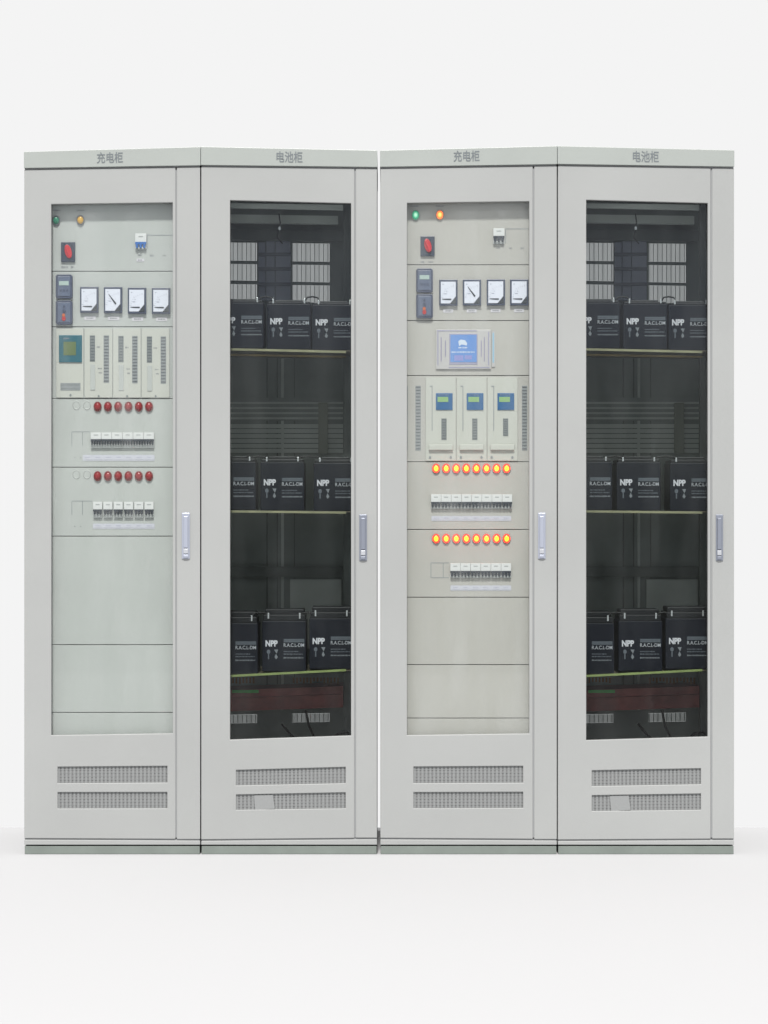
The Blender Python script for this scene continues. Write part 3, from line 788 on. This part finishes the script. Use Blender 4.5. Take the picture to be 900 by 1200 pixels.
    # posts
    onebox('rack_post', INNERB, root, 402.5 + dx, 212, 410.5 + dx, 905, 0.34, 0.37)
    onebox('rack_post', INNERB, root, 240 + dx if dx == 0 else 242 + dx, 212, 248 + dx, 905, 0.34, 0.37)
    # shelves
    for (bt, nm, (ya, yb), spots) in SHELVES:
        sx0, sx1 = x0 + 5, 405.5 + dx + 0
        sl = (yb - ya) / 137.0
        yl, yr = ya + sl * (sx0 - 268 - dx), yb
        bm = bmesh.new()
        quad(bm, [(sx0, yl - 0.2), (sx1, yr - 0.2), (sx1, yr + 2.4), (sx0, yl + 2.4)], BD - 0.012, BD - 0.0095, 0)
        a = P(sx0, yl - 0.2, BD - 0.012); b = P(sx1, yr - 0.2, BD - 0.012)
        vs = [(a[0], BD - 0.0094, a[2]), (b[0] + 0.09, BD - 0.0094, b[2]), (b[0] + 0.09, 0.50, b[2]), (a[0], 0.50, a[2])]
        top = [bm.verts.new(v) for v in vs]; bot = [bm.verts.new((v[0], v[1], v[2] - 0.003)) for v in vs]
        bm.faces.new(top).material_index = 1; bm.faces.new(bot[::-1]).material_index = 1
        for i in range(4): bm.faces.new((top[i], bot[i], bot[(i + 1) % 4], top[(i + 1) % 4])).material_index = 1
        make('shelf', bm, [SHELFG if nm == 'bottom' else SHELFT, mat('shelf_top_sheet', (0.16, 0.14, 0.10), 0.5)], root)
        if nm == 'top':
            bm = bmesh.new(); quad(bm, [(sx0, yl + 6.4), (sx1, yr + 5.6), (sx1, yr + 7.8), (sx0, yl + 9)], BD + 0.04, BD + 0.043)
            make('shelf_rail', bm, mat('ochre_rail', (0.30, 0.22, 0.08), 0.5, noise=0.4, nscale=8), root)
        for (bx, by), pw in zip(spots, POSW):
            # rest the battery on the sloping shelf plate
            c = copy_tree(bt, None, P(bx + dx, by, BD))
            zz = a[2] + (b[2] - a[2]) * ((P(bx + dx + 26, 0, BD)[0] - a[0]) / (b[0] - a[0]))
            c.location.z = zz + 0.0015
            c['label'] = 'black sealed battery with white lettering, %s one on the %s shelf of the %s cabinet' % (pw, nm, which)
            c['category'] = 'battery'; c['group'] = 'black batteries standing on the cabinet shelves'
            if nm == 'bottom': c.rotation_euler.y = -0.0
    # jumper cables from battery to battery on the upper two shelves
    for (ya, xs) in ((352, ((304, 320), (358, 374))), (539, ((293, 313), (350, 375))), (722, ((296, 314), (352, 370)))):
        for (xa_, xb_) in xs:
            q = [(xa_, ya), (xa_ + 2, ya - 3.4), ((xa_ + xb_) / 2, ya - 4.4), (xb_ - 2, ya - 3.2), (xb_, ya)]
            bm = bmesh.new(); tube(bm, [P(a_ + dx, b_, BD + 0.012 + 0.01 * (i % 2)) for i, (a_, b_) in enumerate(q)], 0.0028)
            make('jumper_cable', bm, CABLE, root, smooth=True)
    # red primed base tray, cables and lower plate
    bm = bmesh.new()
    box(bm, 262 + dx, 809, 402 + dx, 818, 0.30, 0.50, 0, tr=-5, br=-5)
    box(bm, 262 + dx, 818.5, 402 + dx, 834, 0.32, 0.48, 0, tr=-5, br=-5)
    tray = make('base_tray', bm, RUST, root)
    onebox('marking_strip', GREENP, tray, 272 + dx, 808.6, 303 + dx, 812, 0.296, 0.2996)
    bm = bmesh.new()
    for xx in list(range(268, 300, 4)) + list(range(343, 396, 4)):
        h = random.uniform(4, 8)
        box(bm, xx + dx, 794, xx + dx + 2.2, 794 + h, 0.40, 0.402)
    make('terminal_rail', bm, OCHRE, root)
    bm = bmesh.new()
    for pts in (((330, 848), (338, 858), (346, 866), (356, 871)), ((358, 832), (362, 850), (367, 862), (370, 870)), ((385, 868), (396, 860), (406, 858), (412, 862))):
        tube(bm, [P(px + dx, py, 0.34) for px, py in pts], 0.004)
    make('power_cable', bm, CABLE, root)
    return root

battery_cabinet(0, 'grey cabinet of black batteries between the two charging cabinets, second from left', 'second-from-left', dict(
    x0=235.4, x1=442.2, cap_t=(171.8, 176.2), cap_b=(194.6, 197.0), door_r=415.2, stile_l=417.0, win=(269.6, 411.4),
    wt=(234.6, 238.2), wb=(867.0, 862.2), vent=(276.6, 405), vy=[(902.4, 898.8), (920.6, 918), (931.2, 928.6), (949.2, 947.4)],
    db=(984.4, 982.4), txt=(324.0, (177.2, 190.2)), word='电池柜', tslope=0.6, hx=(421, 430), hy=(603, 657)))
battery_cabinet(417.6, 'grey cabinet of black batteries behind shade-tinted glass, rightmost of the row', 'rightmost', dict(
    x0=653.4, x1=860.6, cap_t=(171.0, 176.0), cap_b=(193.4, 196.6), door_r=832.8, stile_l=834.6, win=(687, 829.4),
    wt=(234.2, 238.0), wb=(867.6, 863.4), vent=(693.6, 821.4), vy=[(902.8, 900.4), (921.4, 919.2), (932, 930), (950.6, 949.2)],
    db=(984.6, 983.4), txt=(741.6, (176.6, 189.8)), word='电池柜', tslope=0.6, hx=(839, 847.4), hy=(603, 657)))

# drop the prototypes: only placed copies stay
for o in protos:
    for ch in list(o.children):
        bpy.data.objects.remove(ch)
    bpy.data.objects.remove(o)
bpy.data.collections.remove(PROTO)

# ------------------------------------------------------------------ light
W = bpy.data.worlds.new('World'); bpy.context.scene.world = W; W.use_nodes = True
nt = W.node_tree; bgn = nt.nodes['Background']
# even pale backdrop ahead; behind the camera, added bands shaped for the glass reflections
tc = nt.nodes.new('ShaderNodeTexCoord'); sp = nt.nodes.new('ShaderNodeSeparateXYZ')
nt.links.new(tc.outputs['Generated'], sp.inputs[0])
ng = nt.nodes.new('ShaderNodeMath'); ng.operation = 'LESS_THAN'; ng.inputs[1].default_value = -0.5
nt.links.new(sp.outputs['Y'], ng.inputs[0])
cr = nt.nodes.new('ShaderNodeValToRGB'); mz = nt.nodes.new('ShaderNodeMapRange')
mz.inputs['From Min'].default_value = -0.13; mz.inputs['From Max'].default_value = 0.2
nt.links.new(sp.outputs['Z'], mz.inputs['Value']); nt.links.new(mz.outputs[0], cr.inputs['Fac'])
e = cr.color_ramp.elements
e[0].position = 0.0; e[0].color = (0.16, 0.16, 0.15, 1); e[1].position = 1.0; e[1].color = (0.95, 0.95, 0.95, 1)
for p_, c_ in ((0.37, (0.40, 0.42, 0.40, 1)), (0.46, (1.35, 1.45, 1.38, 1)), (0.52, (0.95, 1.0, 1.0, 1)), (0.66, (1.65, 1.8, 2.05, 1)), (0.85, (1.2, 1.25, 1.35, 1))):
    k_ = e.new(p_); k_.color = c_
mxw = nt.nodes.new('ShaderNodeMix'); mxw.data_type = 'RGBA'
mxw.inputs['A'].default_value = (0.905, 0.905, 0.905, 1)
nt.links.new(ng.outputs[0], mxw.inputs['Factor']); nt.links.new(cr.outputs['Color'], mxw.inputs['B'])
nt.links.new(mxw.outputs['Result'], bgn.inputs['Color'])
W.node_tree.nodes['Background'].inputs['Strength'].default_value = 1.0
la = bpy.data.lights.new('studio_lamp', 'AREA'); la.shape = 'DISK'; la.size = 7
lo = bpy.data.objects.new('studio_lamp', la); C.objects.link(lo)
from mathutils import Vector
R = 80.0; el = math.radians(54); az = math.radians(2)
dirv = Vector((-math.sin(az) * math.cos(el), -math.cos(az) * math.cos(el), math.sin(el)))
lo.location = Vector((0, 0, 1.1)) + dirv * R
lo.rotation_euler = dirv.to_track_quat('Z', 'Y').to_euler()
la.energy = 9000 * (80 / 26) ** 2 * 1.12; la.color = (1.0, 0.985, 0.955)

# ------------------------------------------------------------------ camera
cam = bpy.data.cameras.new('camera'); co = bpy.data.objects.new('camera', cam); C.objects.link(co)
co.location = (0, -D, ZC); co.rotation_euler = (math.radians(90), 0, 0)
cam.sensor_fit = 'VERTICAL'; cam.sensor_height = 24.0; cam.lens = 24.0 * D / (1200.0 / S)
cam.clip_end = 200
sc = bpy.context.scene; sc.camera = co
sc.view_settings.view_transform = 'Standard'; sc.view_settings.look = 'None'
sc.view_settings.exposure = 0; sc.view_settings.gamma = 1
sc.cycles.transparent_max_bounces = 16
sc.cycles.max_bounces = 8
